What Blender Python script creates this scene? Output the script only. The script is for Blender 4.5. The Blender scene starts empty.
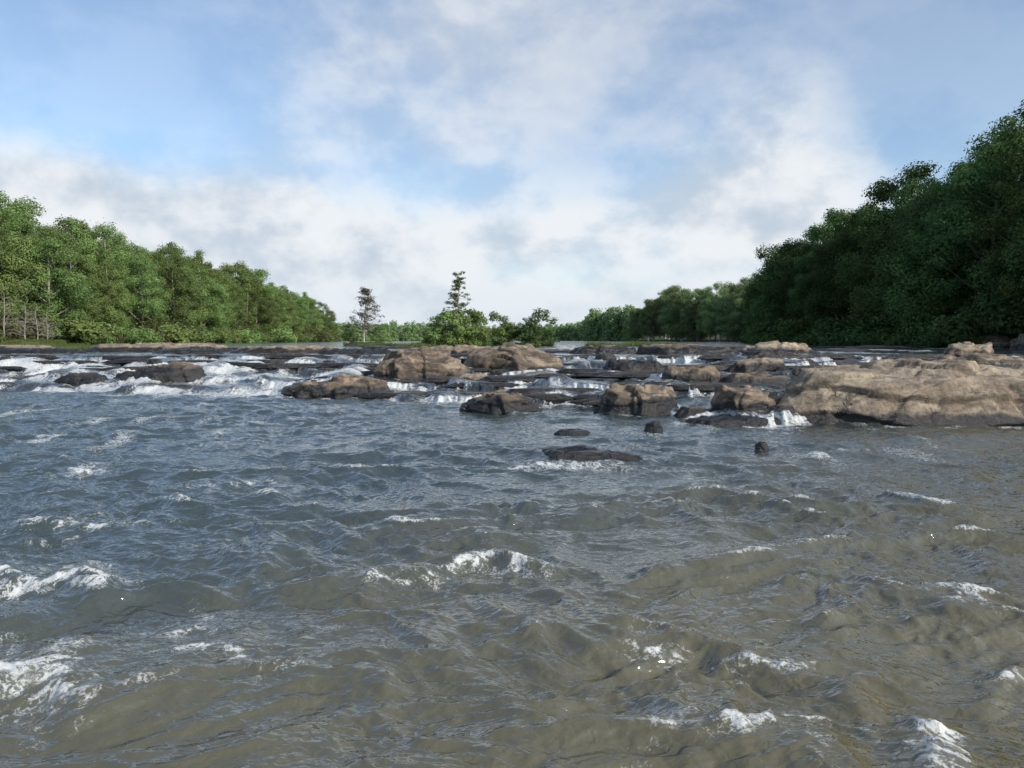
import bpy, bmesh, math, random, time
import numpy as np
from mathutils import Vector
T0=time.time()
random.seed(7); rng=np.random.default_rng(11)
scene=bpy.context.scene
scene.view_settings.view_transform='Standard'
scene.view_settings.look='None'
scene.view_settings.exposure=0
COL=scene.collection

# ---------------------------------------------------------------- noise
def _h(ix,iy,iz,seed):
    h=(ix.astype(np.int64)*374761393+iy.astype(np.int64)*668265263+iz*2147483647+seed*974634777)&0xffffffff
    h=((h^(h>>13))*1274126177)&0xffffffff
    h=((h^(h>>16))*2246822519)&0xffffffff
    return (h^(h>>15))&0xffffffff
def _f(t): return t*t*t*(t*(t*6-15)+10)
def n2(x,y,seed=0):
    x0=np.floor(x);y0=np.floor(y);fx=x-x0;fy=y-y0
    x0=x0.astype(np.int64);y0=y0.astype(np.int64)
    def g(a,b):
        an=_h(x0+a,y0+b,0,seed)*(2*math.pi/4294967296.0)
        return np.cos(an)*(fx-a)+np.sin(an)*(fy-b)
    u=_f(fx);v=_f(fy)
    a=g(0,0);b=g(1,0);c=g(0,1);d=g(1,1)
    return ((a+(b-a)*u)*(1-v)+(c+(d-c)*u)*v)*1.41
def n3(p,seed=0):
    x,y,z=p[:,0],p[:,1],p[:,2]
    X=np.floor(x).astype(np.int64);Y=np.floor(y).astype(np.int64);Z=np.floor(z).astype(np.int64)
    fx=x-X;fy=y-Y;fz=z-Z
    u=_f(fx);v=_f(fy);w=_f(fz)
    def g(a,b,c):
        h=_h(X+a,Y+b,(Z+c),seed)
        gx=((h&255)/127.5-1);gy=(((h>>8)&255)/127.5-1);gz=(((h>>16)&255)/127.5-1)
        return gx*(fx-a)+gy*(fy-b)+gz*(fz-c)
    L=lambda a,b,t:a+(b-a)*t
    return L(L(L(g(0,0,0),g(1,0,0),u),L(g(0,1,0),g(1,1,0),u),v),L(L(g(0,0,1),g(1,0,1),u),L(g(0,1,1),g(1,1,1),u),v),w)
def fbm3(p,seed,o=4):
    s=0;a=1
    for i in range(o):
        s=s+a*n3(p*(2**i)+i*7.3,seed+i);a*=.5
    return s
def sstep(a,b,x):
    t=np.clip((x-a)/(b-a),0,1);return t*t*(3-2*t)

# ---------------------------------------------------------------- helpers
def mesh_from(name,V,F,mat=None,smooth=True):
    V=np.asarray(V,dtype=np.float32);F=np.asarray(F,dtype=np.int32)
    me=bpy.data.meshes.new(name)
    k=F.shape[1]
    me.vertices.add(len(V));me.vertices.foreach_set('co',V.ravel())
    me.loops.add(F.size);me.loops.foreach_set('vertex_index',F.ravel())
    me.polygons.add(len(F))
    me.polygons.foreach_set('loop_start',np.arange(0,F.size,k,dtype=np.int32))
    me.polygons.foreach_set('loop_total',np.full(len(F),k,dtype=np.int32))
    me.update(calc_edges=True)
    me.polygons.foreach_set('use_smooth',np.full(len(F),smooth))
    if mat: me.materials.append(mat)
    return me
def add(name,data,loc=(0,0,0),rot=(0,0,0),scale=(1,1,1),label=None,category=None,kind=None,group=None,parent=None):
    o=bpy.data.objects.new(name,data);COL.objects.link(o)
    o.location=loc;o.rotation_euler=rot;o.scale=scale
    if label:o['label']=label
    if category:o['category']=category
    if kind:o['kind']=kind
    if group:o['group']=group
    if parent:o.parent=parent
    return o
def newmat(name):
    m=bpy.data.materials.new(name);m.use_nodes=True
    nt=m.node_tree;nt.nodes.clear();return m,nt
class NT:
    def __init__(s,nt): s.nt=nt
    def n(s,t,**kw):
        nd=s.nt.nodes.new(t)
        for k,v in kw.items(): setattr(nd,k,v)
        return nd
    def l(s,a,b): s.nt.links.new(a,b)
    def inp(s,sock,v):
        if isinstance(v,bpy.types.NodeSocket): s.l(v,sock)
        else: sock.default_value=v
    def math(s,op,a,b=None,c=None,clamp=False):
        nd=s.n('ShaderNodeMath',operation=op,use_clamp=clamp)
        s.inp(nd.inputs[0],a)
        if b is not None:s.inp(nd.inputs[1],b)
        if c is not None:s.inp(nd.inputs[2],c)
        return nd.outputs[0]
    def vm(s,op,a,b=None):
        nd=s.n('ShaderNodeVectorMath',operation=op)
        s.inp(nd.inputs[0],a)
        if b is not None:s.inp(nd.inputs[1],b)
        return nd.outputs['Value'] if op in('LENGTH','DOT_PRODUCT','DISTANCE') else nd.outputs[0]
    def ss(s,v,a,b,lo=0,hi=1):
        nd=s.n('ShaderNodeMapRange',interpolation_type='SMOOTHSTEP')
        s.inp(nd.inputs[0],v);nd.inputs[1].default_value=a;nd.inputs[2].default_value=b
        nd.inputs[3].default_value=lo;nd.inputs[4].default_value=hi
        return nd.outputs[0]
    def mix(s,f,a,b,bt='MIX'):
        nd=s.n('ShaderNodeMix',data_type='RGBA',blend_type=bt)
        s.inp(nd.inputs[0],f);s.inp(nd.inputs[6],a);s.inp(nd.inputs[7],b)
        return nd.outputs[2]
    def noise(s,vec,scale,detail=4,rough=.55,dist=0,out='Fac'):
        nd=s.n('ShaderNodeTexNoise')
        s.inp(nd.inputs['Vector'],vec);nd.inputs['Scale'].default_value=scale
        nd.inputs['Detail'].default_value=detail;nd.inputs['Roughness'].default_value=rough
        nd.inputs['Distortion'].default_value=dist
        return nd.outputs[out]
def rgb(r,g,b): return (r,g,b,1)

# ---------------------------------------------------------------- camera
cam=bpy.data.cameras.new('camera');cam.lens=27;cam.sensor_width=36;cam.clip_end=6000;cam.clip_start=.05
co=bpy.data.objects.new('camera',cam);COL.objects.link(co)
co.location=(0,0,2.2);co.rotation_euler=(math.radians(90-3.28),0,0)
scene.camera=co

# ---------------------------------------------------------------- light / sky
S=Vector((.72,-.58,.52)).normalized()
sun=bpy.data.lights.new('sun','SUN');sun.energy=4.9;sun.angle=math.radians(1.2);sun.color=(1,.92,.81)
so=bpy.data.objects.new('sun',sun);COL.objects.link(so);so.rotation_euler=S.to_track_quat('Z','Y').to_euler()
w=bpy.data.worlds.new('World');scene.world=w;w.use_nodes=True
w.node_tree.nodes.clear();N=NT(w.node_tree)
sky=N.n('ShaderNodeTexSky');sky.sky_type='NISHITA';sky.sun_disc=False
sky.sun_elevation=math.asin(S.z);sky.sun_rotation=math.atan2(S.x,S.y);sky.dust_density=.3;sky.air_density=1.0;sky.ozone_density=2.0
tc=N.n('ShaderNodeTexCoord');D=tc.outputs['Generated']
sep=N.n('ShaderNodeSeparateXYZ');N.l(D,sep.inputs[0])
ST=N.vm('MULTIPLY',D,(1.0,1.0,1.5))
nz1=N.noise(N.vm('ADD',ST,(.35,.1,.9)),3.0,4,.50,.1)
nz2=N.noise(N.vm('ADD',ST,(3.1,1.7,.4)),9.0,5,.57,.1)
def blob(px,pz,sx,sz,wgt):
    c=Vector((px,1,pz)).normalized()
    d=N.vm('SUBTRACT',D,tuple(c))
    d=N.vm('MULTIPLY',d,(1/sx,1/(sx),1/sz))
    return N.ss(N.vm('LENGTH',d),0,1,wgt,0)
bl=[(-.64,.19,.34,.12,.55),(-.28,.12,.45,.12,.5),(.05,.36,.42,.20,.42),(.34,.22,.20,.15,.50),(.12,.15,.26,.09,.4),
    (-.10,.25,.32,.09,.26),(-.62,.38,.34,.12,-.30),(.60,.24,.19,.19,-.60)]
acc=None
for b in bl:
    v=blob(*b);acc=v if acc is None else N.math('ADD',acc,v)
hor=N.math('ADD',N.ss(sep.outputs[2],.05,.26,.50,0.0),N.ss(sep.outputs[2],.0,.10,.55,0.0))
high=N.ss(sep.outputs[2],.42,.62,0,-.10)
dens=N.math('ADD',N.math('ADD',N.math('ADD',acc,hor),high),N.math('MULTIPLY_ADD',nz1,1.3,-.56))
dens=N.math('ADD',dens,N.math('MULTIPLY_ADD',nz2,.70,-.35))
fac=N.ss(dens,.05,.82,0.24,.98)
shade=N.ss(N.math('ADD',N.math('MULTIPLY',nz2,.62),N.math('MULTIPLY',N.noise(N.vm('ADD',ST,(.9,.6,1.9)),4.6,4,.5,.1),.60)),.50,.69)
ccol=N.mix(shade,rgb(.55,.63,.73),rgb(.86,.89,.92))
ccol=N.mix(blob(.10,.38,.50,.20,.6),ccol,rgb(.60,.65,.74))
ccol=N.mix(N.ss(sep.outputs[2],0,.12,.6,0),ccol,rgb(.69,.77,.86))
bg1=N.n('ShaderNodeBackground');N.l(N.mix(1.0,sky.outputs[0],rgb(.96,1.06,1.12),'MULTIPLY'),bg1.inputs[0]);bg1.inputs[1].default_value=.15
bg2=N.n('ShaderNodeBackground');N.l(ccol,bg2.inputs[0]);bg2.inputs[1].default_value=1.0
mx=N.n('ShaderNodeMixShader');N.l(fac,mx.inputs[0]);N.l(bg1.outputs[0],mx.inputs[1]);N.l(bg2.outputs[0],mx.inputs[2])
ow=N.n('ShaderNodeOutputWorld');N.l(mx.outputs[0],ow.inputs[0])
w.cycles.sampling_method='MANUAL';w.cycles.sample_map_resolution=512

# ---------------------------------------------------------------- materials
def rock_mat(name,dry1,dry2,wet,wl=.18,dark=.35,crs=.4):
    m,nt=newmat(name);N=NT(nt)
    tc=N.n('ShaderNodeTexCoord');g=N.n('ShaderNodeNewGeometry')
    P=g.outputs['Position'];O=tc.outputs['Object']
    a=N.noise(P,1.3,5,.62);b=N.noise(P,7,6,.72);c=N.noise(N.vm('MULTIPLY',P,(1,1,3.0)),1.5,5,.65,.3)
    col=N.mix(N.ss(a,.42,.58),dry1,dry2)
    col=N.mix(N.ss(b,.45,.68,0,.6),col,rgb(.09,.076,.06))
    col=N.mix(N.ss(c,.49,.60,0,dark*1.7),col,rgb(.045,.04,.034))
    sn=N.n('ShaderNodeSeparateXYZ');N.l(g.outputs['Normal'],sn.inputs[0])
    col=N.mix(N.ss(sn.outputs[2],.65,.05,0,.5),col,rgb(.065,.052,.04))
    vo=N.n('ShaderNodeTexVoronoi',feature='DISTANCE_TO_EDGE');vo.inputs['Scale'].default_value=.5
    dv=N.vm('SCALE',N.noise(P,1.1,5,.65,0,'Color'));dv.node.inputs['Scale'].default_value=1.7
    N.l(N.vm('ADD',N.vm('MULTIPLY',P,(.8,1,2.4)),dv),vo.inputs['Vector'])
    crk=N.ss(vo.outputs['Distance'],0,.025,1,0)
    crk=N.math('MULTIPLY',crk,N.ss(a,.46,.56))
    col=N.mix(N.math('MULTIPLY',crk,crs),col,rgb(.035,.03,.024))
    so_=N.n('ShaderNodeSeparateXYZ');N.l(O,so_.inputs[0])
    hz=N.math('ADD',so_.outputs[2],N.math('MULTIPLY_ADD',a,-.8,.4))
    wf=N.ss(hz,wl-.03,wl+.12,1,0)
    col=N.mix(wf,col,wet)
    bs=N.n('ShaderNodeBsdfPrincipled');N.l(col,bs.inputs['Base Color'])
    N.l(N.math('MULTIPLY_ADD',wf,-.6,.88),bs.inputs['Roughness'])
    bump=N.n('ShaderNodeBump');bump.inputs['Strength'].default_value=.9;bump.inputs['Distance'].default_value=.11
    N.l(N.math('SUBTRACT',N.math('ADD',N.math('MULTIPLY',b,.7),N.math('MULTIPLY',c,.6)),N.math('MULTIPLY',crk,crs*.5)),bump.inputs['Height']);N.l(bump.outputs[0],bs.inputs['Normal'])
    o=N.n('ShaderNodeOutputMaterial');N.l(bs.outputs[0],o.inputs[0]);return m
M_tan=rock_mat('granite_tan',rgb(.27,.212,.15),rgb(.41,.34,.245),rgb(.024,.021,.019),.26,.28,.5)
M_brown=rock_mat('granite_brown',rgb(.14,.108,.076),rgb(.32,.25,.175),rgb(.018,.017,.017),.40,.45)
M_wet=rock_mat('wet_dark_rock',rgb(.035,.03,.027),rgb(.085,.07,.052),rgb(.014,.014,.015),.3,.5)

def leaf_mat(name,c1,c2,c3,trans=.35):
    m,nt=newmat(name);N=NT(nt)
    oi=N.n('ShaderNodeObjectInfo');g=N.n('ShaderNodeNewGeometry')
    a=N.noise(g.outputs['Position'],.4,1,.6)
    col=N.mix(N.ss(a,.38,.62),c1,c2)
    col=N.mix(N.math('MULTIPLY',oi.outputs['Random'],.8),col,c3)
    r=g.outputs['Random Per Island']
    hs=N.n('ShaderNodeHueSaturation');N.l(col,hs.inputs['Color'])
    r2=N.math('FRACT',N.math('MULTIPLY',oi.outputs['Random'],7.31))
    N.l(N.math('MULTIPLY',N.math('MULTIPLY_ADD',r,.3,.85),N.math('MULTIPLY_ADD',r2,.7,.70)),hs.inputs['Value'])
    N.l(N.math('MULTIPLY_ADD',r2,.04,.477),hs.inputs['Hue']);hs.inputs['Saturation'].default_value=.95
    bs=N.n('ShaderNodeBsdfDiffuse');N.l(hs.outputs[0],bs.inputs[0])
    tr=N.n('ShaderNodeBsdfTranslucent');N.l(hs.outputs[0],tr.inputs[0])
    mx=N.n('ShaderNodeMixShader');mx.inputs[0].default_value=trans
    N.l(bs.outputs[0],mx.inputs[1]);N.l(tr.outputs[0],mx.inputs[2])
    o=N.n('ShaderNodeOutputMaterial');N.l(mx.outputs[0],o.inputs[0]);return m
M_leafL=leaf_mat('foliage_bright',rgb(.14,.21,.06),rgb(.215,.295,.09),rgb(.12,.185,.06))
M_leafR=leaf_mat('foliage_deep_shaded',rgb(.070,.13,.040),rgb(.135,.21,.062),rgb(.060,.108,.040))  # darker copy of the bright foliage; bank shade is put into its colour
M_leafF=leaf_mat('foliage_far_hazed',rgb(.15,.225,.085),rgb(.22,.295,.115),rgb(.14,.205,.09))  # paler copy for far trees; distance haze is put into the leaf colour
M_leafD=leaf_mat('foliage_drab',rgb(.11,.12,.05),rgb(.16,.17,.075),rgb(.09,.11,.045))
M_leafG=leaf_mat('dry_foliage_grey',rgb(.115,.11,.08),rgb(.16,.15,.115),rgb(.10,.11,.065))
def simple(name,c1,c2,sc,rough=.9,bump=.4):
    m,nt=newmat(name);N=NT(nt);g=N.n('ShaderNodeNewGeometry')
    a=N.noise(g.outputs['Position'],sc,4,.65)
    bs=N.n('ShaderNodeBsdfPrincipled');N.l(N.mix(N.ss(a,.35,.65),c1,c2),bs.inputs['Base Color']);bs.inputs['Roughness'].default_value=rough
    bp=N.n('ShaderNodeBump');bp.inputs['Strength'].default_value=bump;bp.inputs['Distance'].default_value=.1;N.l(a,bp.inputs['Height']);N.l(bp.outputs[0],bs.inputs['Normal'])
    o=N.n('ShaderNodeOutputMaterial');N.l(bs.outputs[0],o.inputs[0]);return m
M_bark=simple('bark',rgb(.07,.058,.045),rgb(.17,.145,.115),3)
M_barkp=simple('bark_pale',rgb(.19,.17,.15),rgb(.34,.31,.28),3)
M_ground=simple('bank_soil_and_litter',rgb(.020,.034,.012),rgb(.045,.055,.022),.5)

# ---------------------------------------------------------------- river profile
XS=np.array([-60,-22,-14,-8,-2,3,6,12,18,26,40,60.])
ST_=[np.array([33,33.5,32,30,27.5,25,20.8,20.5,26,31,34,36.]),
    np.array([35.5,35.5,34.5,33,30.5,28.5,25.5,25.5,30,34,36,38.]),
    np.array([37.5,38,37,36,34,33,30,30,33.5,36.5,38,41.]),
    np.array([39.5,40,39.3,38.6,37.2,36.4,34.5,34.5,36.5,39,40,43.]),
    np.array([42,42,41.5,41,40.5,40,39.5,39,39.5,41,42,45.])]
NS=5
def step_lines(x):
    out=[]
    for k in range(NS):
        y=np.interp(x,XS,ST_[k])+(1.6 if k==0 else 2.0)*n2(x*.25,x*0+k*9.1,50+k)+1.0*n2(x*.6,x*0+k*5.7,60+k)+.5*n2(x*1.7,x*0+k,70+k)+.25*n2(x*6,x*0+k,75+k)
        out.append(y)
    return out
def step_heights(x):
    hs=[np.clip(.27*(1+1.2*n2(x*.35,x*0+k*4.4,55+k)+.4*n2(x*1.1,x*0+k*4.4,58+k)),.06,.42) for k in range(NS)]
    s=sum(hs);return [h*1.36/s for h in hs]
def water_base(x,y):
    z=np.zeros_like(x)
    m=(y>14)&(y<56)
    z[y>=56]=1.36
    if m.any():
        xm=x[m];ym=y[m];zm=np.zeros_like(xm)
        lf=sstep(-4,-9,xm);hs=step_heights(xm)
        for k,yk in enumerate(step_lines(xm)):
            wd=.20+.3*lf+(.6+.7*lf)*np.clip(n2(xm*.5,xm*0+k*3.3,80+k)+.25,0,1)
            zm=zm+hs[k]*sstep(-wd,wd,ym-yk)
        z[m]=zm
    z=z+.2*sstep(44,110,y)
    return z
def wz(x,y): return float(water_base(np.array([float(x)]),np.array([float(y)]))[0])
LB=(np.array([-200,60,100,180,250,330,380,460,600,900.]),np.array([-78,-78,-74,-70,-68,-76,-100,-120,-60,20.]))
RB=(np.array([-200,40,90,140,165,200,240,290,384,500,650,900.]),np.array([50,50,46,47,52,66,84,92,72,56,62,90.]))
def banks(y): return np.interp(y,*LB),np.interp(y,*RB)
ISL=[(-5,94,8,4,.55),(-17.5,92,3.2,2.4,.45),(2.8,92,2.6,2,.5),(-36,62,7,2,.12)]
def ground_z(x,y):
    l,r=banks(y)
    l=l+3*n2(y*.06,y*0,3);r=r+3*n2(y*.06,y*0,4)
    s=np.maximum(l-x,x-r)
    wl=water_base(x,y)
    z=wl-1.1+1.5*sstep(-4,1.5,s)
    rise=np.where(x<0,.26*sstep(360,120,y)+.02,.20*sstep(220,60,y)+.06)
    z=z+np.clip(s,0,38)*rise+ .5*n2(x*.15,y*.15,5)*sstep(0,8,s)
    for (ix,iy,rx,ry,h) in ISL:
        d=((x-ix)/rx)**2+((y-iy)/ry)**2
        z=np.maximum(z,wl-1.1+(1.1+h)*np.exp(-np.maximum(d-.4,0)*1.2)*1.0-.0)
    z=z+10*sstep(650,900,y)
    return z
def gz(x,y): return float(ground_z(np.array([float(x)]),np.array([float(y)]))[0])

def fan(ys,us,y0):
    X=us[None,:]*(ys[:,None]+y0);Y=np.repeat(ys[:,None],len(us),1)
    n,m=X.shape
    i=np.arange(n-1)[:,None]*m+np.arange(m-1)[None,:]
    F=np.stack([i,i+1,i+m+1,i+m],-1).reshape(-1,4)
    return X.ravel(),Y.ravel(),F
ys=np.concatenate([np.linspace(-60,20,20,endpoint=False),np.geomspace(20,400,260,endpoint=False),np.geomspace(400,4000,60)])
us=np.concatenate([np.linspace(-4,-1.3,30,endpoint=False),np.linspace(-1.3,1.3,320),np.linspace(1.4,4,30)])
X,Y,F=fan(ys,us,75)
gm=mesh_from('ground',np.stack([X,Y,ground_z(X,Y)],1),F,M_ground)
add('ground',gm,kind='structure',label='dark earth riverbed and wooded sloping banks',category='ground')

# ---------------------------------------------------------------- rocks
_ico={}
def ico(s):
    if s not in _ico:
        bm=bmesh.new();bmesh.ops.create_icosphere(bm,subdivisions=s,radius=1)
        V=np.array([v.co[:] for v in bm.verts]);Fc=np.array([[v.index for v in f.verts] for f in bm.faces]);bm.free()
        _ico[s]=(V/np.linalg.norm(V,axis=1,keepdims=True),Fc)
    return _ico[s]
def rock_mesh(name,hx,hy,hz,seed,mat,sub=5,rough=1.0,flat=.7,planes=11,extra=None,jr=1.0):
    V,Fc=ico(sub);r=np.random.default_rng(seed)
    d=V.copy()
    n=[];h=[]
    a0=r.uniform(0,6.28)
    for i in range(planes):
        a=a0+i*2*math.pi/planes+r.uniform(-.3,.3);zz=r.uniform(.02,.55)
        n.append((math.cos(a),math.sin(a),zz));h.append(r.uniform(.70,.98))
    for i in range(3):
        n.append((r.uniform(-.28,.28),r.uniform(-.35,.15),1));h.append(flat*r.uniform(.95,1.10))
    n.append((0,0,1));h.append(flat)
    if extra:
        for e,hh in extra: n.append(e);h.append(hh)
    n=np.array(n,float);n/=np.linalg.norm(n,axis=1,keepdims=True);h=np.array(h)
    dp=np.clip(d@n.T,1e-3,None);rr=np.minimum(h[None,:]/dp,1.3)
    k=160.;rad=-np.log(np.exp(-k*rr).sum(1)+math.exp(-k*1.15))/k
    P=d*rad[:,None]*np.array([hx,hy,hz/flat])
    nn=d/np.array([hx,hy,hz]);nn/=np.linalg.norm(nn,axis=1,keepdims=True)
    sc=max(min(hz,hx*.6),.12)
    q=P/max(sc,.35)
    big=.045*fbm3(q*np.array([.45,.45,.8]),seed,2)
    med=.035*fbm3(q*np.array([1.6,1.6,2.4]),seed+9,3)
    fine=.030*fbm3(q*6,seed+5,2)
    zz=q[:,2]*2.2+.8*n3(q*np.array([.5,.5,.2]),seed+3)
    fr=zz-np.floor(zz);led=.10*(sstep(0,.10,fr)-fr)
    A_=n3(q*np.array([.75,.75,.35])+3,seed+21);B_=n3(q*np.array([1.6,1.6,.6])+9,seed+22)
    cr=np.abs(A_);cr2=np.abs(B_)
    jo=-.10*np.exp(-(cr/.012)**2)-.06*np.exp(-(cr2/.012)**2)
    blk=.10*np.sign(A_)*sstep(0,.014,cr)+.045*np.sign(B_)*sstep(0,.014,cr2)
    P=P+nn*((big+med+fine+led+(jo+blk)*jr)*sc*rough)[:,None]
    return mesh_from(name,P,Fc,mat)
FR=[((0,-1,.16),.70),((-1,-.35,.25),.90),((-.75,-.7,.2),.86),((.06,-.06,1),.64),((-.16,.05,1),.655),((-.3,-.85,.7),.84),((.22,-.1,1),.71)]
WEDGE=[((-.42,-.1,1),.50),((.32,0,1),.62),((0,-.5,1),.62)]
HERO=[
 (12.9,21.9,6.6,3.2,1.42,0,M_tan,7,'large tan granite outcrop with a flat top rising from the pool',.62,101,FR),
 (17.8,24.6,4.4,3.0,.85,.1,M_tan,6,'tan granite ledge with a sloping top above the water',.7,102,None),
 (6.7,21.5,1.25,.9,.80,0,M_brown,6,'dark brown blocky boulder wet at its foot',.7,103,None),
 (5.9,20.1,1.5,.6,.20,0,M_wet,5,'low wet black rock shelf at the pool edge',.7,104,None),
 (3.75,23.0,1.35,.9,.75,0,M_brown,6,'blocky brown boulder in the cascade with a dark wet base',.66,105,None),
 (-.35,23.4,1.4,.8,.66,0,M_brown,6,'dark brown pointed boulder at the foot of the rapids',.75,106,[((-.5,0,1),.6),((.45,0,1),.62)]),
 (-6.9,29.9,2.6,1.2,.82,0,M_brown,6,'flat brown wedge of rock with a black wet waterline',.7,107,WEDGE),
 (-4.0,34.0,2.2,1.4,1.48,.2,M_brown,6,'large brown boulder with a flat top above the cascade',.54,108,None),
 (.0,36.0,2.5,1.5,1.60,.2,M_brown,6,'broad brown outcrop with dark cracked face',.54,109,[((.5,-.1,1),.66)]),
 (-1.5,31.9,.8,.5,.70,.1,M_tan,5,'small pale boulder in front of the brown outcrop',.7,110,None),
 (-15.7,34.9,2.3,.9,.55,wz(-15.6,34.9)-.05,M_brown,5,'long dark brown sloping slab amid white water',.6,111,WEDGE),
 (-19.2,34.6,1.4,.8,.36,wz(-19.2,34.6)-.05,M_wet,5,'low wet dark rock in the current',.7,112,None),
 (6.8,29.0,1.15,.8,.75,.45,M_brown,5,'brown boulder standing in the falls',.65,113,None),
 (16.5,48,2.6,1.3,.72,1.3,M_tan,5,'long pale rock lying in the upper river',.65,114,None),
 (24.0,40.5,1.5,1.0,.75,1.2,M_tan,5,'pale boulder in the upper river',.7,115,None),
 (10.2,44.5,3.0,1.3,.50,1.36,M_brown,5,'long flat brown rock ledge above the falls',.7,116,None),
 (5.4,46.5,2.4,1.1,.45,1.37,M_brown,5,'flat brown rock ledge above the falls',.7,117,None),
 (-24.5,54,5.6,1.6,.50,1.40,M_tan,5,'long low tan rock ledge in the upper river',.7,118,None),
 (-14.2,49,4.6,1.3,.40,1.37,M_tan,5,'long low tan rock ledge in the upper river',.7,119,None),
 (-35,52,5.6,1.4,.40,1.38,M_tan,5,'long low tan rock ledge in the upper river',.7,120,None),
 (-29,47.5,3.6,1.0,.28,1.36,M_brown,5,'low dark rock ledge beside the brink of the falls',.7,140,None),
 (-19.5,46.5,2.8,.9,.26,1.36,M_brown,5,'low dark rock ledge beside the brink of the falls',.7,141,None),
 (-9.5,45.5,2.6,.9,.30,1.36,M_brown,5,'low dark rock ledge beside the brink of the falls',.7,142,None),
 (1.35,14.1,1.15,.55,.23,-.02,M_wet,5,'dark submerged rock humping above the surface',.7,121,[((-.2,0,1),.6),((.5,0,1),.6)]),
 (1.45,18.0,.45,.3,.10,0,M_wet,4,'small wet rock just breaking the surface',.7,122,None),
 (3.4,18.3,.22,.18,.27,0,M_wet,4,'small dark upright rock in the pool',.8,123,None),
 (5.05,15.5,.16,.14,.12,0,M_brown,4,'small reddish brown rock poking out of the pool',.8,124,None),
 (9.0,28.5,1.6,.8,.5,.4,M_brown,5,'brown boulder behind the granite outcrop',.7,125,None),
 (20.0,33.0,2.2,1.0,.7,.8,M_brown,5,'brown rock ledge beside the falls',.7,126,None),
 (-2.6,43.5,2.8,1.0,.50,1.36,M_tan,5,'pale flat ledge behind the brown outcrop',.7,129,None),
 (13.5,40.5,1.8,.9,.4,1.3,M_brown,5,'flat brown ledge beside the falls',.7,133,None),
 (5.2,33.5,1.5,.8,.35,.95,M_brown,5,'flat brown ledge between falls',.7,134,None),
 (10.6,33.0,1.4,.8,.4,.95,M_tan,5,'small tan ledge between falls',.7,135,None),
]
ROCKS=[]
for (x,y,hx,hy,h,bz,mat,sub,lab,flat,seed,ex) in HERO:
    me=rock_mesh('river_boulder',hx,hy,h,seed,mat,sub,flat=flat,extra=ex,jr=.5 if seed in(101,102) else 1.0)
    add('river_boulder',me,(x,y,bz),label=lab,category='rock',group='rocks in the rapids')
    ROCKS.append((x,y,hx*.92,hy*.92,1.0 if y>19 else .25))
var=[rock_mesh('ledge_rock',1,.75,.42,300+i,M_wet if i%3 else M_brown,4,flat=.7) for i in range(12)]
bvar=[rock_mesh('bank_boulder',1,.85,.8,400+i,M_brown,5,flat=.7) for i in range(3)]
r=np.random.default_rng(5);cnt=0
placed=[(a,b,c) for a,b,c,_,_ in ROCKS]
tries=0
while cnt<165 and tries<12000:
    tries+=1
    x=r.uniform(-32,32) if r.random()<.42 else r.uniform(-6,14)
    k=r.integers(0,NS)
    if x<-7 and (k<2 or r.random()<.35): continue
    yl=float(step_lines(np.array([x]))[k][0])
    y0=yl+r.uniform(0.15,1.0)
    slab=r.random()<.86
    s=r.uniform(.22,.70)
    sx=s*(r.uniform(2.4,4.4) if slab else r.uniform(.9,1.4));sz=s*(r.uniform(.20,.34) if slab else r.uniform(.5,.8))
    if any(abs(x-a)<(c*.8+sx*.6) and abs(y0-b)<.9 for a,b,c in placed): continue
    z=wz(x,y0)
    add('ledge_rock',var[r.integers(0,12)],(x,y0,z-.04),(0,0,r.uniform(-.22,.22)+(math.pi if r.random()<.5 else 0)),(sx,s*r.uniform(.7,1.1),sz+.10),
        label='low dark wet slab on a ledge of the rapids' if slab else 'small dark wet rock on a ledge of the rapids',category='rock',group='small rocks in the rapids')
    placed.append((x,y0,sx));ROCKS.append((x,y0,sx*.95,s*.65,.6));cnt+=1
for i in range(30):
    x=r.uniform(-45,38);y=r.uniform(48,74);s=r.uniform(.6,1.7)
    add('ledge_rock',var[r.integers(0,4)*3],(x,y,wz(x,y)-.08),(0,0,r.uniform(-.3,.3)),(s*2.0,s*.9,s*.45),
        label='low flat rock standing in the upper river',category='rock',group='small rocks in the rapids')
    ROCKS.append((x,y,s*1.9,s*.7,.35))
for i in range(14):
    y=r.uniform(66,76);x=r.uniform(44.5,48);s=r.uniform(.7,1.7)
    add('bank_boulder',bvar[i%3],(x,y,1.3),(0,0,r.uniform(0,6)),(s*1.2,s,s*1.0),
        label='grey brown boulder at the foot of the wooded bank',category='rock',group='boulders along the bank')
print('rocks',cnt,time.time()-T0)
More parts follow.
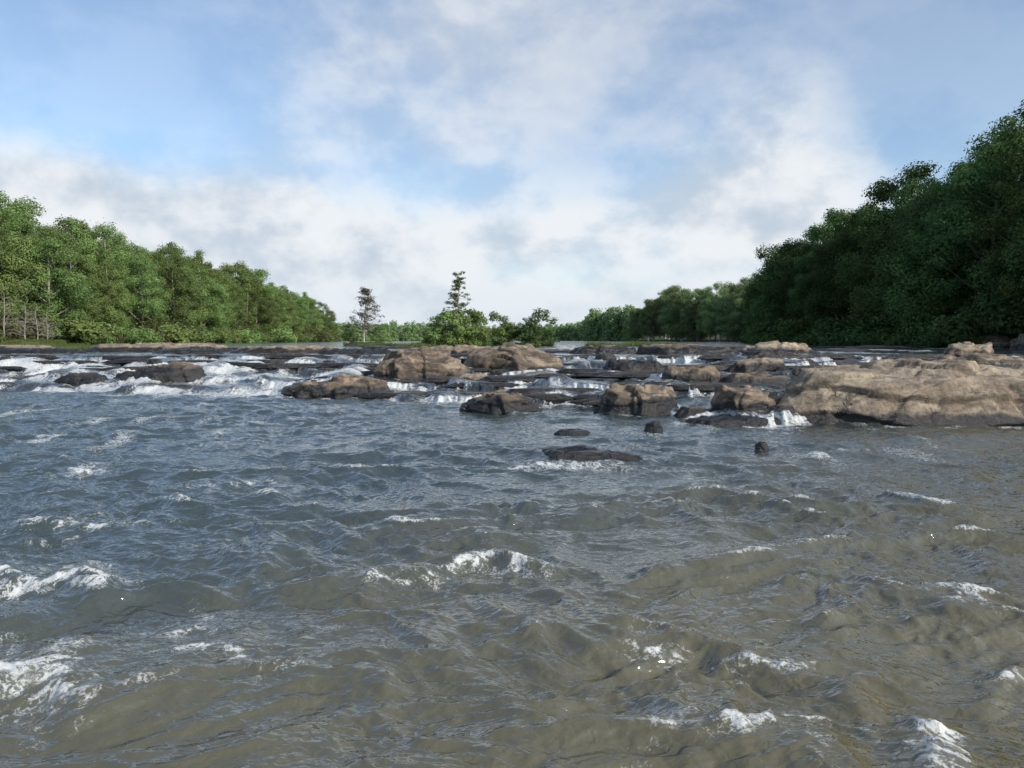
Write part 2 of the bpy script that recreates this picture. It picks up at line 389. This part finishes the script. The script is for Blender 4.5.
# ---------------------------------------------------------------- water
def build_water():
    ys=np.concatenate([np.linspace(-8,2.2,50,endpoint=False),np.geomspace(2.2,46,1180,endpoint=False),np.geomspace(46,800,150)])
    us=np.linspace(-1.3,1.3,1380)
    us=us*.64+ .36*us**3/1.3**2
    X,Y,F=fan(ys,us,3.2)
    back=Y<2.2;X=np.where(back,(X/(Y+3.2+1e-9))*5.4,X)
    Z=water_base(X,Y)
    near=sstep(20,6,Y)
    calm=sstep(9,16,Y)*sstep(30,18,Y)
    left=sstep(0,-9,X)*sstep(8,16,Y)*sstep(40,30,Y)
    wA=n2(X*1.4,Y*1.4,12);wB=n2(X*1.4+3,Y*1.4,13)
    wx=X+.55*n2(X*.5,Y*.5,1)+.20*wA;wy=Y+.6*n2(X*.45+7,Y*.45,2)+.22*wB
    amp=.56+.42*near+.25*left
    far=1-sstep(45,90,Y)*.6
    wr=np.random.default_rng(77);nw=46;Wv=np.zeros_like(Z)
    mods=[np.clip(.75+1.3*n2(X*s+i*3.1,Y*s*1.1,200+i),.08,1.9) for i,s in enumerate([.22,.35,.5,.7])]
    phs=[n2(X*s+9,Y*s+4,210+i) for i,s in enumerate([.5,.9,1.6,2.8])]
    for i in range(nw):
        L=2.2*(.085/2.2)**(i/(nw-1))
        th=math.pi/2+wr.normal()*.70+(.28 if i%2 else -.28)
        ph=wr.uniform(0,6.28);kk=2*math.pi/L
        A=.0105*L*(1.20 if L>1.2 else 1.65 if L>.5 else 1.9 if L>.22 else 1.2)
        pw=phs[0 if L>1.2 else 1 if L>.55 else 2 if L>.22 else 3]
        if L>.3:
            v=np.sin(kk*(wx*math.cos(th)+wy*math.sin(th))+ph+1.2*pw)
            Wv+=A*(np.exp(1.6*(v-1))-.36)*1.6*mods[i%4]
        else:
            lim=36 if L>.18 else 19
            m=(Y<lim)&(Y>1.0)
            v=np.sin(kk*(wx[m]*math.cos(th)+wy[m]*math.sin(th))+ph+1.2*pw[m])
            Wv[m]+=A*(np.exp(1.6*(v-1))-.36)*1.6*mods[i%4][m]*sstep(lim,lim*.5,Y[m])
    a=n2(wx/2.1,wy/1.35,21);b2=n2(wx/1.0+2,wy/.72,32)
    Wv+=.070*a+.045*b2
    Z=Z+amp*far*Wv
    crest=Wv
    sg=float(np.std(Wv[(Y>3)&(Y<15)]));print('wave std',sg)
    foam=sstep(1.55*sg,2.9*sg,crest)*(.50*near+.22)
    ln=np.abs(n2(wx*.8+.5*n2(wx*2,wy*2,190),wy*1.3,191));foam+=np.exp(-(ln/.05)**2)*.24*near*np.clip(.5+1.2*n2(X*.5,Y*.4,192),0,1)
    BR=[(-3.45,4.75,.95,.10,.95,.20),(-2.7,4.6,.5,.04,.6,.16),(-.10,7.5,.75,.09,.80,.14),(-4.35,6.9,.9,.08,.78,.18),(1.0,5.45,.32,.05,.75,.10),
        (.95,4.2,.28,.05,.75,.08),(2.42,4.25,.14,.09,.95,.07),(-5.2,8.8,1.2,.08,.55,.24),(-2.5,5.9,.5,.04,.6,.14),
        (1.75,5.1,.4,.03,.55,.11),(1.6,4.22,.45,.02,.52,.06),(-1.0,7.0,.9,.01,.5,.12),(-2.0,5.3,.7,.02,.5,.12),
        (3.4,5.0,.4,.03,.42,.10),(-3.8,11.5,1.4,.05,.36,.3),(-6.8,12.8,1.5,.05,.36,.3),(.35,13.2,1.0,.03,.42,.2),(-4.6,5.6,.8,.04,.55,.14)]
    for i,(x0,y0,L,A,fm,wd) in enumerate(BR):
        m=(np.abs(X-x0)<L*3)&(np.abs(Y-y0)<wd*10)
        xx=X[m];yy=Y[m]
        yc=y0+.28*(xx-x0)**2/L*(1 if i%2 else -.6)+.16*n2(xx*2.2,xx*0+i,90)+.30*L*n2(xx*.9,xx*0+i,91)+.05*n2(xx*8,yy*3,92)
        lx=np.exp(-((xx-x0)/L)**2*1.1)*np.clip(1+.6*n2(xx*2.5,yy*1.0,95+i),0,2)
        t=(yy-yc)/wd
        prof=np.where(t<0,np.exp(-(t/.8)**2),np.exp(-(t/3.0)**2))-.45*np.exp(-((t+2.2)/1.2)**2)-.2*np.exp(-((t-5)/1.8)**2)
        Z[m]+=A*lx*prof
        lx2=np.minimum(lx,1.1)*np.clip(.85+.8*n2(xx*5,yy*5,93),.2,1.3)
        ff=fm*lx2*(np.exp(-((t+.2)/.36)**2)*.72+.46*np.exp(-((t+1.1)/1.8)**2)+.46*np.exp(-((t-2)/3.2)**2))
        foam[m]=np.maximum(foam[m],ff)
    foam=np.minimum(foam,.92)
    mm=(Y>17)&(Y<48)
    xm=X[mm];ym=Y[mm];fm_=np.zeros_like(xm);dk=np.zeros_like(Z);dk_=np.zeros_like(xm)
    lf=sstep(-5,-10,xm)*sstep(27,32,ym)*sstep(44,39,ym)
    hs=step_heights(xm)
    for k,yk in enumerate(step_lines(xm)):
        t=ym-yk
        sel=np.clip(.56-.24*lf+hs[k]*.6+1.5*n2(xm*.45,xm*0+k*3.1,110+k)+.6*n2(xm*1.7+.5*n2(ym*2,xm,119),ym*.8,120+k)+.25*n2(xm*5,ym*2.2,125+k),0,1.0)
        g=np.where(t>0,np.exp(-(t/.26)**2),np.exp(-(t/(.60+.3*lf))**2))
        fm_=np.maximum(fm_,g*sel*1.15)
        fm_+=.50*np.exp(-((t+1.0)/.8)**2)*np.clip(.42+1.2*n2(xm*.5,ym*.5,130+k)+.4*n2(xm*2,ym*2,131+k),0,1)
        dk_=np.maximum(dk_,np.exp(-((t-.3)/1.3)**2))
    fm_+=lf*np.clip(.10+1.2*n2(xm*.18,ym*.5,140)+.55*n2(xm*.8,ym*.8,143),0,.62)
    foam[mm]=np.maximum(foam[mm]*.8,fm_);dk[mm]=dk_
    rd_=lambda v:(.42-np.sqrt(v*v+.003))
    Z[mm]-=(amp*far*Wv)[mm]*.5*sstep(26,32,ym)
    Z[mm]+=(.05*n2(xm*.8,ym*1.1,141)+.03*rd_(n2(xm*1.9,ym*1.9,144)))*sstep(19,24,ym)*sstep(47,42,ym)
    st=n2(X*1.1+.6*n2(X*.3,Y*.3,150),Y*.35,151)
    foam+=sstep(.05,.5,st)*(.42*calm+.34*left)*np.clip(.6+n2(X*.3,Y*.25,152),0,1)
    up=sstep(43,46,Y)
    foam+=up*sstep(.10,.45,n2(X*.25,Y*.12,160)+.3*n2(X*1.2,Y*.5,161))*.6*sstep(110,60,Y)
    for (x0,y0,hx,hy,g) in ROCKS:
        m=np.nonzero((np.abs(Y-y0)<hy+1.2)&(np.abs(X-x0)<hx+1.2))[0]
        if not len(m): continue
        dx=(X[m]-x0);dy=(Y[m]-y0)
        rr=np.sqrt((dx/hx)**2+(dy/hy)**2);dist=(rr-1)*min(hx,hy)
        foam[m]=np.maximum(foam[m],g*(.72*np.exp(-(np.maximum(dist-.02,0)/.28)**2)*np.clip(.40+1.3*n2(X[m]*1.3,Y[m]*1.3,170),0,1)))
    q=((X-1.35)/1.25)**2+((Y-14.5)/.7)**2
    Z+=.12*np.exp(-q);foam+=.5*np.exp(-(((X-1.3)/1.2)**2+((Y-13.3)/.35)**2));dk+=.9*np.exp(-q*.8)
    foam=np.clip(foam,0,1.1)
    hm=foam>.3;xh=X[hm];yh=Y[hm]
    hf=rd_(n2(xh*7,yh*7,180))*.020+n2(xh*16,yh*16,182)*.014+n2(xh*34,yh*34,181)*.010*sstep(12,7,yh)
    Z[hm]+=hf*sstep(.35,.9,foam[hm])*(1+1.0*sstep(20,30,yh))
    me=mesh_from('river_water',np.stack([X,Y,Z],1),F)
    at=me.attributes.new('foam','FLOAT','POINT');at.data.foreach_set('value',foam.astype(np.float32))
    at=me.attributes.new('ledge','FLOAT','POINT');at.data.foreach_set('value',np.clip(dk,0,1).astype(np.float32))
    return me
wm=build_water()
print('water',time.time()-T0)
m,nt=newmat('river_water');N=NT(nt)
g=N.n('ShaderNodeNewGeometry');P=g.outputs['Position']
at=N.n('ShaderNodeAttribute');at.attribute_name='foam';fo=at.outputs['Fac']
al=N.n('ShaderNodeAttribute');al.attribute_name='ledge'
f1=N.noise(P,4.2,5,.62,1.2);f2=N.noise(P,17,4,.65,.6);f3=N.noise(P,46,2,.6,.5)
rg1=N.math('SUBTRACT',1.0,N.math('MULTIPLY',N.math('ABSOLUTE',N.math('SUBTRACT',f1,.5)),7.0),clamp=True)
rg2=N.math('SUBTRACT',1.0,N.math('MULTIPLY',N.math('ABSOLUTE',N.math('SUBTRACT',f2,.5)),6.0),clamp=True)
k=N.math('ADD',N.math('MULTIPLY_ADD',rg1,.54,-.42),N.math('MULTIPLY_ADD',rg2,.46,-.34))
k=N.math('ADD',k,N.math('MULTIPLY_ADD',f2,.8,-.42))
k=N.math('ADD',k,N.math('MULTIPLY_ADD',f3,.6,-.32))
val=N.math('ADD',N.math('MULTIPLY',fo,.86),k)
ff=N.ss(val,.18,.68)
ff=N.math('MULTIPLY',ff,N.ss(fo,.06,.3))
big=N.noise(P,.35,2,.5)
# browner shallows near right; elsewhere reflected sky blue is put into the base colour
sp=N.n('ShaderNodeSeparateXYZ');N.l(P,sp.inputs[0])
shal=N.ss(N.math('ADD',N.math('SUBTRACT',sp.outputs[1],N.math('MULTIPLY',sp.outputs[0],.9)),N.math('MULTIPLY_ADD',big,6,-3)),1,14,1,0)
wc=N.mix(shal,rgb(.034,.050,.050),rgb(.104,.092,.047))
wc=N.mix(N.ss(fo,.2,1,0,.45),wc,rgb(.20,.21,.17))
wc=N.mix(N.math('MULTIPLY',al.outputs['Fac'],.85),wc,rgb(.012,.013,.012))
b1=N.noise(N.vm('MULTIPLY',P,(.8,1.2,1)),6,1,.5,.8);b2=N.noise(N.vm('MULTIPLY',P,(.8,1.2,1)),17,1,.5,.8)
bp=N.n('ShaderNodeBump');bp.inputs['Strength'].default_value=.55;bp.inputs['Distance'].default_value=.06
N.l(N.math('ADD',b1,N.math('MULTIPLY',b2,.28)),bp.inputs['Height'])
wb=N.n('ShaderNodeBsdfPrincipled');N.l(wc,wb.inputs['Base Color']);wb.inputs['Roughness'].default_value=.04;wb.inputs['IOR'].default_value=1.85
N.l(bp.outputs[0],wb.inputs['Normal'])
fb=N.n('ShaderNodeBsdfDiffuse');N.l(N.mix(f2,rgb(.42,.45,.45),rgb(.72,.74,.74)),fb.inputs[0])
mx=N.n('ShaderNodeMixShader');N.l(N.math('MULTIPLY',ff,.85),mx.inputs[0]);N.l(wb.outputs[0],mx.inputs[1]);N.l(fb.outputs[0],mx.inputs[2])
o=N.n('ShaderNodeOutputMaterial');N.l(mx.outputs[0],o.inputs[0])
wm.materials.append(m)
add('river_water',wm,kind='structure',label='fast murky green river with standing waves and foaming cascades',category='river')

# ---------------------------------------------------------------- vegetation
def leaves(centers,radii,per,size,seed,squash=.8,up=.35):
    r=np.random.default_rng(seed);C=[]
    for c,rad in zip(centers,radii):
        n=int(per*(rad/1.6)**2)
        d=r.normal(size=(n,3));d/=np.linalg.norm(d,axis=1,keepdims=True)
        rr=rad*(r.uniform(.35,1.0,n)**.5)*(1+.20*r.normal(size=n))
        C.append(np.hstack([np.array(c)[None]+d*rr[:,None]*np.array([1,1,squash]),d]))
    C=np.vstack(C);n=len(C);P=C[:,:3];d=C[:,3:]
    nn=d*1.0+r.normal(size=(n,3))*.34+np.array([0,0,up]);nn/=np.linalg.norm(nn,axis=1,keepdims=True)
    t=np.cross(nn,r.normal(size=(n,3)));t/=np.linalg.norm(t,axis=1,keepdims=True);b=np.cross(nn,t)
    s=size*r.uniform(.6,1.4,n)[:,None]
    V=np.stack([P-t*s,P-b*s*.6,P+t*s,P+b*s*.6],1).reshape(-1,3)
    return V,np.arange(n*4).reshape(-1,4)
def tube(V,F,pts,rad,sides=7):
    base=len(V);pts=[Vector(p) for p in pts]
    for i,p in enumerate(pts):
        d=(pts[min(i+1,len(pts)-1)]-pts[max(i-1,0)]).normalized()
        a=d.orthogonal().normalized();b=d.cross(a)
        for j in range(sides):
            t=2*math.pi*j/sides;V.append(tuple(p+(a*math.cos(t)+b*math.sin(t))*rad[i]))
    for i in range(len(pts)-1):
        for j in range(sides):
            q=base+i*sides+j;q2=base+i*sides+(j+1)%sides
            F.append((q,q2,q2+sides,q+sides))
def make_tree(seed,H,R,z0,nl,per,size,mats,bark,lr=(1.0,2.0),shape='oval'):
    r=np.random.default_rng(seed)
    cen=[];rad=[]
    for i in range(nl):
        u=(i+.5)/nl;z=z0+(H-z0-1)*u
        if shape=='oval': prof=math.sin(math.pi*(.16+.76*u))**.6
        else: prof=(1-u)**.7*.9+.1
        a=r.uniform(0,2*math.pi);rr=R*prof*math.sqrt(r.uniform(.15,1))
        cen.append((math.cos(a)*rr,math.sin(a)*rr,z+r.normal()*.5));rad.append(r.uniform(*lr)*(1-.22*u))
    cen.append((r.normal()*.3,r.normal()*.3,H-.9));rad.append(lr[0])
    LV,LF=leaves(cen,rad,per,size,seed+1)
    V=[];Fq=[]
    k=9
    path=[(math.sin(i*.9+seed)*.12*i/k*2,math.cos(i*.7+seed)*.1*i/k*2,-1+(H*.93+1)*i/k) for i in range(k+1)]
    br=.018*H
    tube(V,Fq,path,[br*(1.5 if i==0 else 1)*(1-i/k*.88) for i in range(k+1)],8)
    for i in range(0,len(cen),2):
        c=cen[i];zs=max(z0*.6,c[2]-math.hypot(c[0],c[1])*.7-.6);zs=min(zs,H*.85)
        t=(zs+1)/(H*.93+1);idx=min(int(t*k),k-1);p=Vector(path[idx]).lerp(Vector(path[idx+1]),t*k-idx)
        e=Vector(c);mid=p.lerp(e,.5)+Vector((0,0,-.25))
        r0=br*(1-t*.85)*.5;tube(V,Fq,[p,mid,e],[r0,r0*.6,r0*.2],5)
    return mesh_from('crown',LV,LF,mats,smooth=False),mesh_from('trunk',V,Fq,bark)
def tree_set(mat,bark,n,seed):
    out=[]
    for i in range(n):
        sh=[(17,4.6,2.5),(19,4.8,4.5),(16,5.2,1.5),(20,4.3,5.5),(15,4.0,1.2),(18,5.4,2.6)][i%6]
        out.append(make_tree(seed+i*13,sh[0],sh[1],sh[2],56,520,.135,mat,bark,shape='oval' ))
    return out
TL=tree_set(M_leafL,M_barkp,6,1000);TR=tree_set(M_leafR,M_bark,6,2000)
TL.append(make_tree(1500,20,3.0,4,40,450,.145,M_leafL,M_bark,(.8,1.5),'cone'))
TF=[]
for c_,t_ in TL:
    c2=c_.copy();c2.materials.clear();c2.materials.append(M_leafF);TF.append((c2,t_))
VH=[17,19,16,20,15,18,20]
def put_tree(pair,x,y,s,lab,cat,grp,name='broadleaf_tree',zoff=-.1,wide=1.0):
    e=add(name,None,(x,y,gz(x,y)+zoff),(0,0,random.uniform(0,6.28)),(s*wide*random.uniform(.92,1.15),s*wide*random.uniform(.92,1.15),s),label=lab,category=cat,group=grp)
    e.empty_display_size=.5
    add('crown',pair[0],parent=e);add('trunk',pair[1],parent=e)
    return e
def hl(y): return np.interp(y,[80,110,154,200,250,300,335],[18.7,18.7,19.9,19.6,19.3,17.8,12.5])
def hr(y): return np.interp(y,[50,72,82,103,125,137,155,175,230,290,330,384,450,520],[21,21.5,22,21.2,20,19.5,17.5,15,21,25,26,25,20,16])
random.seed(3)
nt_=0
for row,(sb,sp) in enumerate([(2,6.0),(8,6.5),(15,7),(23,8.5)]):
    y=84+row*2
    while y<338:
        l=np.interp(y,*LB);x=float(l)-sb+random.uniform(-1.8,1.8)
        i=random.randrange(7) if random.random()<.85 else 6
        h=float(hl(y))*random.uniform(.80,1.10)*(0.80 if row==0 else 1)
        put_tree(TL[i],x,y+random.uniform(-1.5,1.5),h/VH[i],'tall leafy green tree on the sunlit wooded bank','tree','trees along the sunlit bank',wide=1.0 if y<200 else 1.15)
        y+=sp*random.uniform(.85,1.2)*(1 if y<200 else 1.3);nt_+=1
for row,(sb,sp) in enumerate([(2,5.5),(8,6.5),(15,7.5)]):
    y=56+row*2
    while y<(430 if row<2 else 330):
        x=float(np.interp(y,*RB))+sb+random.uniform(-1.6,1.6)
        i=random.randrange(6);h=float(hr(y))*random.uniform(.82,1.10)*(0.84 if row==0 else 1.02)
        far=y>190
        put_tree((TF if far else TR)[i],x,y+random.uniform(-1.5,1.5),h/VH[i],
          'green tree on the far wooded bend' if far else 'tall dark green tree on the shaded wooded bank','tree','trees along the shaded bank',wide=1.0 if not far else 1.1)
        y+=sp*random.uniform(.85,1.2)*(1 if y<170 else 1.5);nt_+=1
print('TREES',nt_)
def shrub(seed,mat,R=1.6,H=2.4,n=9,per=330,size=.14):
    r=np.random.default_rng(seed);cen=[];rad=[]
    for i in range(n):
        a=r.uniform(0,6.28);q=R*math.sqrt(r.random());cen.append((math.cos(a)*q,math.sin(a)*q,r.uniform(.3,H-.5)*(1-.4*q/R)));rad.append(r.uniform(.5,.95))
    V,F=leaves(cen,rad,per*1.7,size,seed);return mesh_from('shrub',V,F,mat,smooth=False)
SH=[shrub(60+i,[M_leafL,M_leafL,M_leafL,M_leafD][i],size=.10,per=560) for i in range(4)]
SR=[shrub(70+i,M_leafR,size=.10,per=560) for i in range(2)]
y=82
while y<300:
    l=float(np.interp(y,*LB));s=random.uniform(1.2,2.4);i=random.randrange(4)
    x=l+random.uniform(0,2.6)
    add('shrub',SH[i],(x,y,1.42),(0,0,random.uniform(0,6)),(s*1.3,s*1.3,s*1.1),label='drab olive shrub at the water edge' if i==3 else 'leafy green shrub at the water edge',category='shrub',group='shrubs along the banks')
    y+=random.uniform(1.8,3.4)*(1 if y<180 else 2)
y=75
while y<210:
    q=float(np.interp(y,*RB));s=random.uniform(1.2,2.4);x=q+random.uniform(-2.2,1.0)
    add('shrub',SR[random.randrange(2)],(x,y,1.45),(0,0,random.uniform(0,6)),(s*1.3,s*1.3,s*1.1),label='dark green shrub overhanging the shaded bank',category='shrub',group='shrubs along the banks')
    y+=random.uniform(2,3.4)*(1 if y<140 else 1.6)
def bare_tree(seed,H,mat,leafmat=None,spread=.45,nb=26,leafy=90,lp=.75):
    r=np.random.default_rng(seed);V=[];F=[];cen=[];rad=[]
    k=8;path=[(.12*math.sin(i*.8+seed),.1*math.cos(i+seed),-.4+(H+.4)*i/k) for i in range(k+1)]
    tube(V,F,path,[.017*H*(1-i/k*.92) for i in range(k+1)],7)
    for j in range(nb):
        t=r.uniform(.22,.98);p=Vector(path[min(int(t*k),k-1)]).lerp(Vector(path[min(int(t*k),k-1)+1]),t*k-min(int(t*k),k-1))
        a=r.uniform(0,6.28);L=H*spread*(1.15-t)*r.uniform(.5,1);e=p+Vector((math.cos(a)*L,math.sin(a)*L,L*r.uniform(0,.8)))
        m_=p.lerp(e,.55)+Vector((0,0,L*.1));r0=.006*H*(1.2-t)
        tube(V,F,[p,m_,e],[r0,r0*.6,r0*.2],4)
        for q in range(4):
            s0=p.lerp(e,r.uniform(.3,.95));dd=Vector(r.normal(size=3))*L*.3;tube(V,F,[s0,s0+dd*.5+Vector((0,0,.03)),s0+dd],[r0*.4,r0*.3,r0*.12],3)
            if leafmat and r.random()<lp: cen.append(tuple(s0+dd*.7));rad.append(r.uniform(.25,.5)*H/7)
    tm=mesh_from('trunk',V,F,mat);cm=None
    if leafmat:
        LV,LF=leaves(cen,rad,leafy*8,.05*H/7+.03,seed+3,.6);cm=mesh_from('crown',LV,LF,leafmat,smooth=False)
    return cm,tm
def put_pair(name,pair,x,y,z,s,lab,cat,grp=None,rz=0,wide=1):
    e=add(name,None,(x,y,z),(0,0,rz),(s*wide,s*wide,s),label=lab,category=cat,group=grp);e.empty_display_size=.5
    if pair[0]:add('crown',pair[0],parent=e)
    add('trunk',pair[1],parent=e);return e
bt=[bare_tree(810,7.5,M_barkp,None,.5,34),bare_tree(811,6.0,M_barkp,None,.6,30)]
for (px,y,s,i) in [(-70.5,107,1.1,0),(-68.5,111,1.0,1),(-67,106,1.0,1),(-64,106,.8,1)]:
    put_pair('bare_tree',bt[i],px,y,1.5,s,'pale leafless dead tree on the sunlit bank','dead tree','dead trees on the bank',random.uniform(0,6))
p=bare_tree(820,6.4,M_barkp,M_leafG,.52,56,60,.65)
put_pair('dry_tree',p,-17.4,91,1.75,1.0,'sparse grey brown half dead tree on a small river island','tree',wide=1.15)
def cypress(seed,H):
    r=np.random.default_rng(seed);V=[];F=[];cen=[];rad=[]
    tube(V,F,[(0,0,-.5),(.08,0,H*.3),(-.10,.03,H*.6),(.08,0,H*.85),(0,0,H)],[.17,.13,.09,.045,.015],8)
    n=68
    for j in range(n):
        t=min(.985,.26+.72*(j+r.normal()*1.2)/n);a=r.uniform(0,6.28);L=(2.2*(1-t)**.6+.3)*r.uniform(.4,1.15)
        p=Vector((0,0,H*t));e=p+Vector((math.cos(a)*L,math.sin(a)*L,L*r.uniform(-.15,.4)))
        tube(V,F,[p,p.lerp(e,.5)+Vector((0,0,.06)),e],[.035,.02,.008],4)
        for q in (.5,.75,1.0):
            if r.random()<.68: c=p.lerp(e,q);cen.append(tuple(c+Vector(r.normal(size=3))*.08));rad.append(r.uniform(.15,.36))
    LV,LF=leaves(cen,rad,2200,.06,seed,.6)
    return mesh_from('crown',LV,LF,M_leafR,smooth=False),mesh_from('trunk',V,F,M_barkp)
put_pair('cypress_tree',cypress(833,8.2),-6.2,90,1.75,1.0,'tall thin cypress with sparse layered branches on a river island','tree')
sm=[make_tree(840+i,4.2,1.65,.3,22,1350,.095,M_leafR if i<1 else M_leafL,M_bark,(.45,.80)) for i in range(3)]
for (x,y,s,i,l) in [(-9.1,90,.9,1,'bushy green sapling beside the cypress'),(-7.7,89,1.25,1,'bushy green sapling beside the cypress'),(-5.2,89,1.4,1,'bushy green sapling beside the cypress'),(-6.4,88.5,1.35,2,'bushy green sapling beside the cypress'),(-3.9,91,.85,2,'bushy green sapling beside the cypress'),
     (-1.5,92,.95,2,'small rounded green tree on the river island'),(-.4,92,.7,1,'small rounded green tree on the river island'),(3.0,90,1.2,0,'small dark green round tree on a rocky islet'),(2.1,91,.75,0,'small dark green tree on a rocky islet'),(-15.6,92,.6,2,'low green sapling next to the half dead tree'),(-19.4,92,.6,1,'low green sapling next to the half dead tree')]:
    put_tree(sm[i],x,y,s,l,'tree','small trees on the river islands','small_tree',zoff=-.05,wide=1.05)
for i in range(26):
    x=random.uniform(-11.5,4.5);y=random.uniform(87.5,93);s=random.uniform(.25,.5)
    add('shrub',(SH+SR)[random.randrange(6)],(x,y,1.5),(0,0,random.uniform(0,6)),(s*1.4,s,s*.8),label='low green shrub on the river island',category='shrub',group='shrubs on the river island')
def blades(seed,spots,mat):
    r=np.random.default_rng(seed);V=[]
    for (x,y,rx,ry,n,h) in spots:
        a=r.uniform(0,6.28,n);q=np.sqrt(r.random(n));bx=x+np.cos(a)*q*rx;by=y+np.sin(a)*q*ry;bz=water_base(bx,by)
        hh=h*r.uniform(.5,1.2,n)*(1+.6*n2(bx*.4,by*.4,7));an=r.uniform(0,6.28,n);lx=r.normal(size=n)*.3*hh;ly=r.normal(size=n)*.3*hh;wd=.035
        V.append(np.stack([np.stack([bx-np.cos(an)*wd,by-np.sin(an)*wd,bz-.05],1),np.stack([bx+np.cos(an)*wd,by+np.sin(an)*wd,bz-.05],1),np.stack([bx+lx+np.cos(an)*.01,by+ly,bz+hh],1),np.stack([bx+lx-np.cos(an)*.01,by+ly,bz+hh],1)],1).reshape(-1,3))
    V=np.vstack(V);return mesh_from('water_grass',V,np.arange(len(V)).reshape(-1,4),mat,smooth=False)
add('water_grass',blades(9,[(-37,60,6,1.2,7000,.32),(-27,58,3,.8,2500,.25),(-49,80,5,1.5,4000,.35),(-66,105,5,2,6000,.6),(-12,80,4,1,2500,.35),(14,85,6,1.2,3000,.4)],M_leafL),kind='stuff',label='bright green water grass growing among the upper ledges',category='grass')
def wood(lines,seed):
    r=np.random.default_rng(seed);cen=[];rad=[]
    for (x0,y0,x1,y1,h0,h1,dep) in lines:
        L=math.hypot(x1-x0,y1-y0);n=int(L/3.2*3)
        for i in range(n):
            t=r.random();x=x0+(x1-x0)*t+r.normal()*2;y=y0+(y1-y0)*t+r.uniform(0,dep);h=(h0+(h1-h0)*t)*r.uniform(.75,1.1)
            z=1.3
            for zz in np.arange(1.5,h,2.6): cen.append((x+r.normal()*1.2,y+r.normal()*1.2,z+zz));rad.append(r.uniform(1.6,2.8))
    V,F=leaves(cen,rad,36,.6,seed,.85);return mesh_from('distant_wood',V,F,M_leafF,smooth=False)
add('distant_wood',wood([(-88,345,-118,440,9,10,22),(-118,430,-55,560,10,12,22),(-60,560,45,820,11,12,28),(72,430,56,505,20,19,24),(56,500,62,640,18,15,24),(60,640,20,800,14,13,24),(-118,420,-160,430,12,12,20)],5),kind='stuff',label='far pale green woods closing off the river bend',category='woods')
print('done',time.time()-T0)
